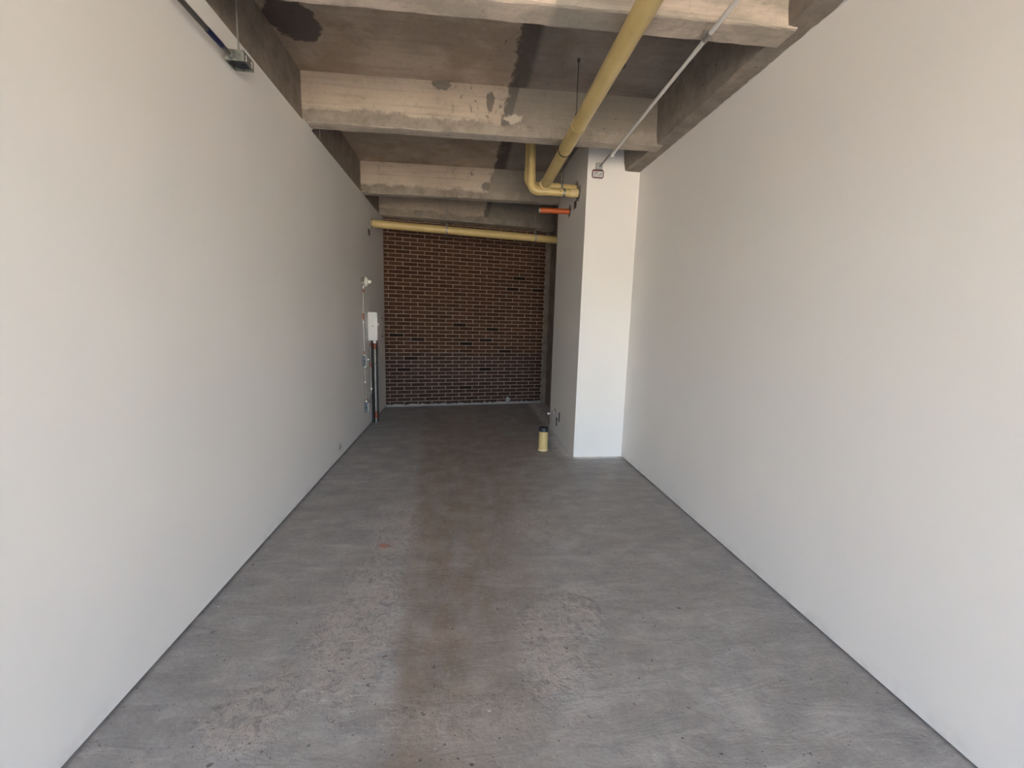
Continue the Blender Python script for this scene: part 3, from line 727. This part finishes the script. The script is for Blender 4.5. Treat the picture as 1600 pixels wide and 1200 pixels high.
# ------------------------------------------------------------------ galvanised box, upper left
JB = thing('junction_box', 'open-bottomed galvanised box hanging by the left wall below the ceiling', 'electrical box', (-1.225, 2.70, 2.85))
x0, x1, y0, y1, z0, z1 = -1.272, -1.176, 2.648, 2.758, 2.819, 2.872
bm = bmesh.new(); w = 0.0025
bx(bm, x0, x1, y0, y1, z1-w, z1); bx(bm, x0, x1, y0, y0+w, z0, z1-w); bx(bm, x0, x1, y1-w, y1, z0, z1-w); bx(bm, x0, x0+w, y0+w, y1-w, z0, z1-w); bx(bm, x1-w, x1, y0+w, y1-w, z0, z1-w)
obj('body', bm, M_GALV, JB)
for yy in (y0+0.024, y1-0.024):
    for zz in (z0+0.018, z0+0.034): obj('knockout', tube([(x1-0.001, yy, zz), (x1+0.0012, yy, zz)], 0.007, 10), M_WHITE, JB)
obj('knockout', tube([((x0+x1)/2, y0+0.001, z0+0.027), ((x0+x1)/2, y0-0.0012, z0+0.027)], 0.007, 12), M_GALV, JB)
for (xa, ya) in ((x0+w, y0+w), (x1-w-0.016, y1-w-0.016)): obj('screw_tab', box(xa, xa+0.016, ya, ya+0.016, z0+0.001, z0+0.004), M_GALV, JB)
lab(obj('shade_filler', box(x0+0.012, x1-0.012, y0+0.010, y1-0.010, z0+0.012, z1-0.006), M_CAP, JB, bevel=0.004), 'dark filler standing in for shade inside the open box')  # dark block added to darken the inside of the open box
obj('wire', tube([(x0+0.03, y0+0.03, z1-0.004), (x0+0.045, y0+0.05, z0+0.02), (x0+0.06, y0+0.065, z0+0.010), (x0+0.075, y0+0.05, z0+0.025), (x0+0.07, y0+0.08, z1-0.004)], 0.003, 8), M_BLACK, JB, True)
HB = thing('box_hanger', 'thin steel rod from the slab to the galvanised box', 'hanger', (-1.224, 2.70, 3.4))
obj('rod', tube([(-1.224, 2.70, z1-0.004), (-1.224, 2.70, SLAB+0.003)], 0.0042, 8), M_CONDUIT, HB, True)
obj('nut', tube([(-1.224, 2.70, z1), (-1.224, 2.70, z1+0.008)], 0.009, 6), M_GALV, HB)
LC = thing('conduit', 'grey conduit along the upper left wall with a blue tape band', 'conduit', (-1.235, 2.5, 2.84))
cx_, cz_ = -1.238, 2.834
obj('tube', tube([(cx_, YF-0.4, cz_), (cx_, 2.30, cz_), (cx_, 2.66, cz_+0.004)], 0.0125, 14), M_DKCON, LC, True)
lab(obj('tape_band', tube([(cx_, 2.425, cz_+0.0012), (cx_, 2.553, cz_+0.0027)], 0.0138, 14), M_BLUE, LC, True), 'dark blue tape band')
obj('connector', tube([(cx_, 2.615, cz_+0.0035), (cx_, 2.646, cz_+0.004)], 0.0165, 14), M_GALV, LC, True)

# ------------------------------------------------------------------ left wall electrics, far end
WX = XL
LH = thing('lamp_holder', 'white porcelain lamp holder on a round grey box high on the left wall', 'lamp holder', (WX, 5.715, 1.925))
obj('box', tube([(WX, 5.715, 1.925), (WX+0.045, 5.715, 1.925)], 0.055, 8), M_CONDUIT, LH)
obj('holder', tube([(WX+0.044, 5.715, 1.925), (WX+0.050, 5.715, 1.925), (WX+0.062, 5.715, 1.925), (WX+0.078, 5.715, 1.925), (WX+0.086, 5.715, 1.925), (WX+0.118, 5.715, 1.925), (WX+0.120, 5.715, 1.925), (WX+0.095, 5.715, 1.925)], [0.058, 0.060, 0.056, 0.040, 0.025, 0.022, 0.018, 0.016], 24), M_PORC, LH, True)
def band(parent, p, q, r, m=M_ORANGE): return lab(obj('tape_band', tube([p, q], r, 12), m, parent, True), 'orange tape band')
CX = WX+0.022
C1 = thing('conduit', 'thin conduit with orange bands from the lamp holder down to the upper box', 'conduit', (CX, 5.71, 1.0))
obj('tube', tube([(CX, 5.715, 1.88), (CX, 5.705, 1.78), (CX-0.003, 5.685, 1.62), (CX-0.003, 5.68, 1.46)], 0.009, 12), M_GREYPL, C1, True)
obj('tube', tube([(CX-0.003, 5.68, 1.46), (CX-0.002, 5.69, 1.25), (CX, 5.70, 0.985)], 0.009, 12), M_GREYPL, C1, True)
obj('connector', tube([(CX, 5.715, 1.84), (CX, 5.713, 1.882)], 0.013, 12), M_WHITE, C1, True)
band(C1, (CX, 5.7115, 1.835), (CX, 5.706, 1.79), 0.0105)
band(C1, (CX-0.003, 5.68, 1.53), (CX-0.003, 5.68, 1.455), 0.0105)
obj('coupling', tube([(CX-0.003, 5.68, 1.405), (CX-0.003, 5.68, 1.435)], 0.014, 12), M_WHITE, C1, True)
band(C1, (CX, 5.699, 1.055), (CX, 5.70, 1.01), 0.0105)
obj('connector', tube([(CX, 5.70, 0.982), (CX, 5.70, 1.008)], 0.013, 12), M_WHITE, C1, True)
def wall_box(y, z, label, bits):
    T = thing('electrical_box', label, 'electrical box', (WX, y, z))
    obj('body', box(WX, WX+0.050, y-0.055, y+0.055, z-0.064, z+0.064), M_GREYBOX, T, bevel=0.003)
    lab(obj('cover_plate', box(WX+0.0485, WX+0.054, y-0.060, y+0.060, z-0.067, z+0.067), M_WHITE, T, bevel=0.0015), 'white cover plate')
    obj('knockout', tube([(WX+0.025, y-0.0562, z), (WX+0.025, y-0.054, z)], 0.011, 12), M_BLACK, T)
    for (yy, zz) in bits: obj('toggle', tube([(WX+0.053, yy, zz), (WX+0.075, yy, zz)], 0.010, 12), M_WHITE, T, True)
    return T
wall_box(5.71, 0.925, 'upper small blue-grey box with white cover on the left wall', [(5.71, 0.94)])
wall_box(5.745, 0.310, 'lower small blue-grey box with white cover near the floor', [])
C2 = thing('conduit', 'thin conduit between the two small boxes on the left wall', 'conduit', (CX, 5.72, 0.6))
obj('tube', tube([(CX, 5.705, 0.868), (CX-0.004, 5.695, 0.72), (CX-0.002, 5.715, 0.55), (CX, 5.735, 0.368)], 0.009, 12), M_CONDUIT, C2, True)
obj('connector', tube([(CX, 5.705, 0.835), (CX, 5.705, 0.862)], 0.013, 12), M_WHITE, C2, True)
obj('coupling', tube([(CX-0.003, 5.699, 0.635), (CX-0.003, 5.701, 0.655)], 0.0125, 12), M_WHITE, C2, True)
band(C2, (CX, 5.705, 0.832), (CX-0.001, 5.703, 0.80), 0.0105)
band(C2, (CX-0.0005, 5.730, 0.425), (CX, 5.734, 0.395), 0.0105)
obj('connector', tube([(CX, 5.735, 0.374), (CX, 5.735, 0.395)], 0.013, 12), M_WHITE, C2, True)
# meter / breaker panel
PY0, PY1, PZ0, PZ1, PX = 6.035, 6.40, 1.170, 1.552, WX+0.108
PN = thing('breaker_panel', 'white metal breaker panel on the left wall near the brick wall', 'electrical panel', (WX, 6.2, 1.36))
obj('body', box(WX, PX, PY0, PY1, PZ0, PZ1), M_WHITE, PN, bevel=0.004)
d = obj('door', box(PX-0.002, PX+0.010, PY0+0.006, PY1-0.004, PZ0+0.004, PZ1-0.004), M_WALL, PN, bevel=0.002)
obj('handle', box(PX+0.008, PX+0.024, PY0+0.05, PY0+0.07, 1.375, 1.405), M_WHITE, d)
obj('knockout', tube([(WX+0.060, PY0-0.0015, 1.365), (WX+0.060, PY0+0.002, 1.365)], 0.012, 14), M_GREYPL, PN)
for zz in (1.215, 1.475): obj('hinge', box(PX+0.009, PX+0.018, PY1-0.06, PY1-0.04, zz-0.012, zz+0.012), M_BLACK, PN)
# feeder conduit to the floor
FC = thing('conduit', 'thick steel feeder conduit with orange bands from the panel to the floor', 'conduit', (WX+0.062, 6.14, 0))
fx, fy = WX+0.062, 6.14
obj('tube', tube([(fx, fy, 0.0), (fx, fy, PZ0+0.003)], 0.0160, 18), M_CONDUIT, FC, True)
obj('connector', tube([(fx, fy, PZ0-0.04), (fx, fy, PZ0)], 0.0225, 18), M_WHITE, FC, True)
band(FC, (fx, fy, PZ0-0.125), (fx, fy, PZ0-0.045), 0.0205)
band(FC, (fx, fy, 0.065), (fx, fy, 0.165), 0.0205)
bm = bmesh.new(); bx(bm, WX, fx+0.021, fy-0.010, fy+0.010, 0.840, 0.856); bx(bm, WX, WX+0.004, fy-0.05, fy+0.05, 0.838, 0.858); obj('strap', bm, M_DKROD, FC)
FB = thing('conduit', 'black upright tubes down to the floor, flanking the feeder conduit', 'conduit', (WX+0.024, 6.14, 0))
obj('tube', tube([(WX+0.023, fy+0.01, 0.0), (WX+0.023, fy+0.01, PZ0+0.003)], 0.0165, 16), M_BLACK, FB, True)  # black tubes on either side of the feeder conduit
obj('tube', tube([(fx+0.016, fy+0.062, 0.0), (fx+0.016, fy+0.062, PZ0+0.003)], 0.0090, 16), M_BLACK, FB, True)
obj('collar', tube([(WX+0.023, fy+0.01, 0.0), (WX+0.023, fy+0.01, 0.03)], 0.021, 16), M_BLACK, FB, True)
# curved branch from the panel to the lower box
CB = thing('conduit', 'thin conduit from the panel curving down into the lower box', 'conduit', (WX+0.018, 6.07, 0.5))
bxp = WX+0.020
obj('tube', tube([(bxp, 6.062, PZ0+0.003), (bxp, 6.060, 0.80), (bxp, 6.055, 0.50), (bxp, 6.045, 0.42), (bxp, 6.00, 0.355), (bxp+0.002, 5.93, 0.318), (bxp+0.004, 5.80, 0.310)], 0.0085, 12), M_CONDUIT, CB, True)
band(CB, (bxp, 6.062, PZ0-0.085), (bxp, 6.062, PZ0-0.035), 0.0105)
band(CB, (bxp, 6.0605, 0.86), (bxp, 6.060, 0.80), 0.0100)
obj('coupling', tube([(bxp, 6.056, 0.515), (bxp, 6.055, 0.485)], 0.0125, 12), M_WHITE, CB, True)
SMN = thing('conduit', 'short link conduit between the upper box and the feeder conduit', 'conduit', (WX+0.02, 5.9, 0.93))
obj('tube', tube([(WX+0.022, 5.762, 0.915), (WX+0.022, 6.05, 0.885)], 0.008, 12), M_CONDUIT, SMN, True)
obj('connector', tube([(WX+0.022, 5.764, 0.915), (WX+0.022, 5.79, 0.912)], 0.012, 12), M_WHITE, SMN, True)
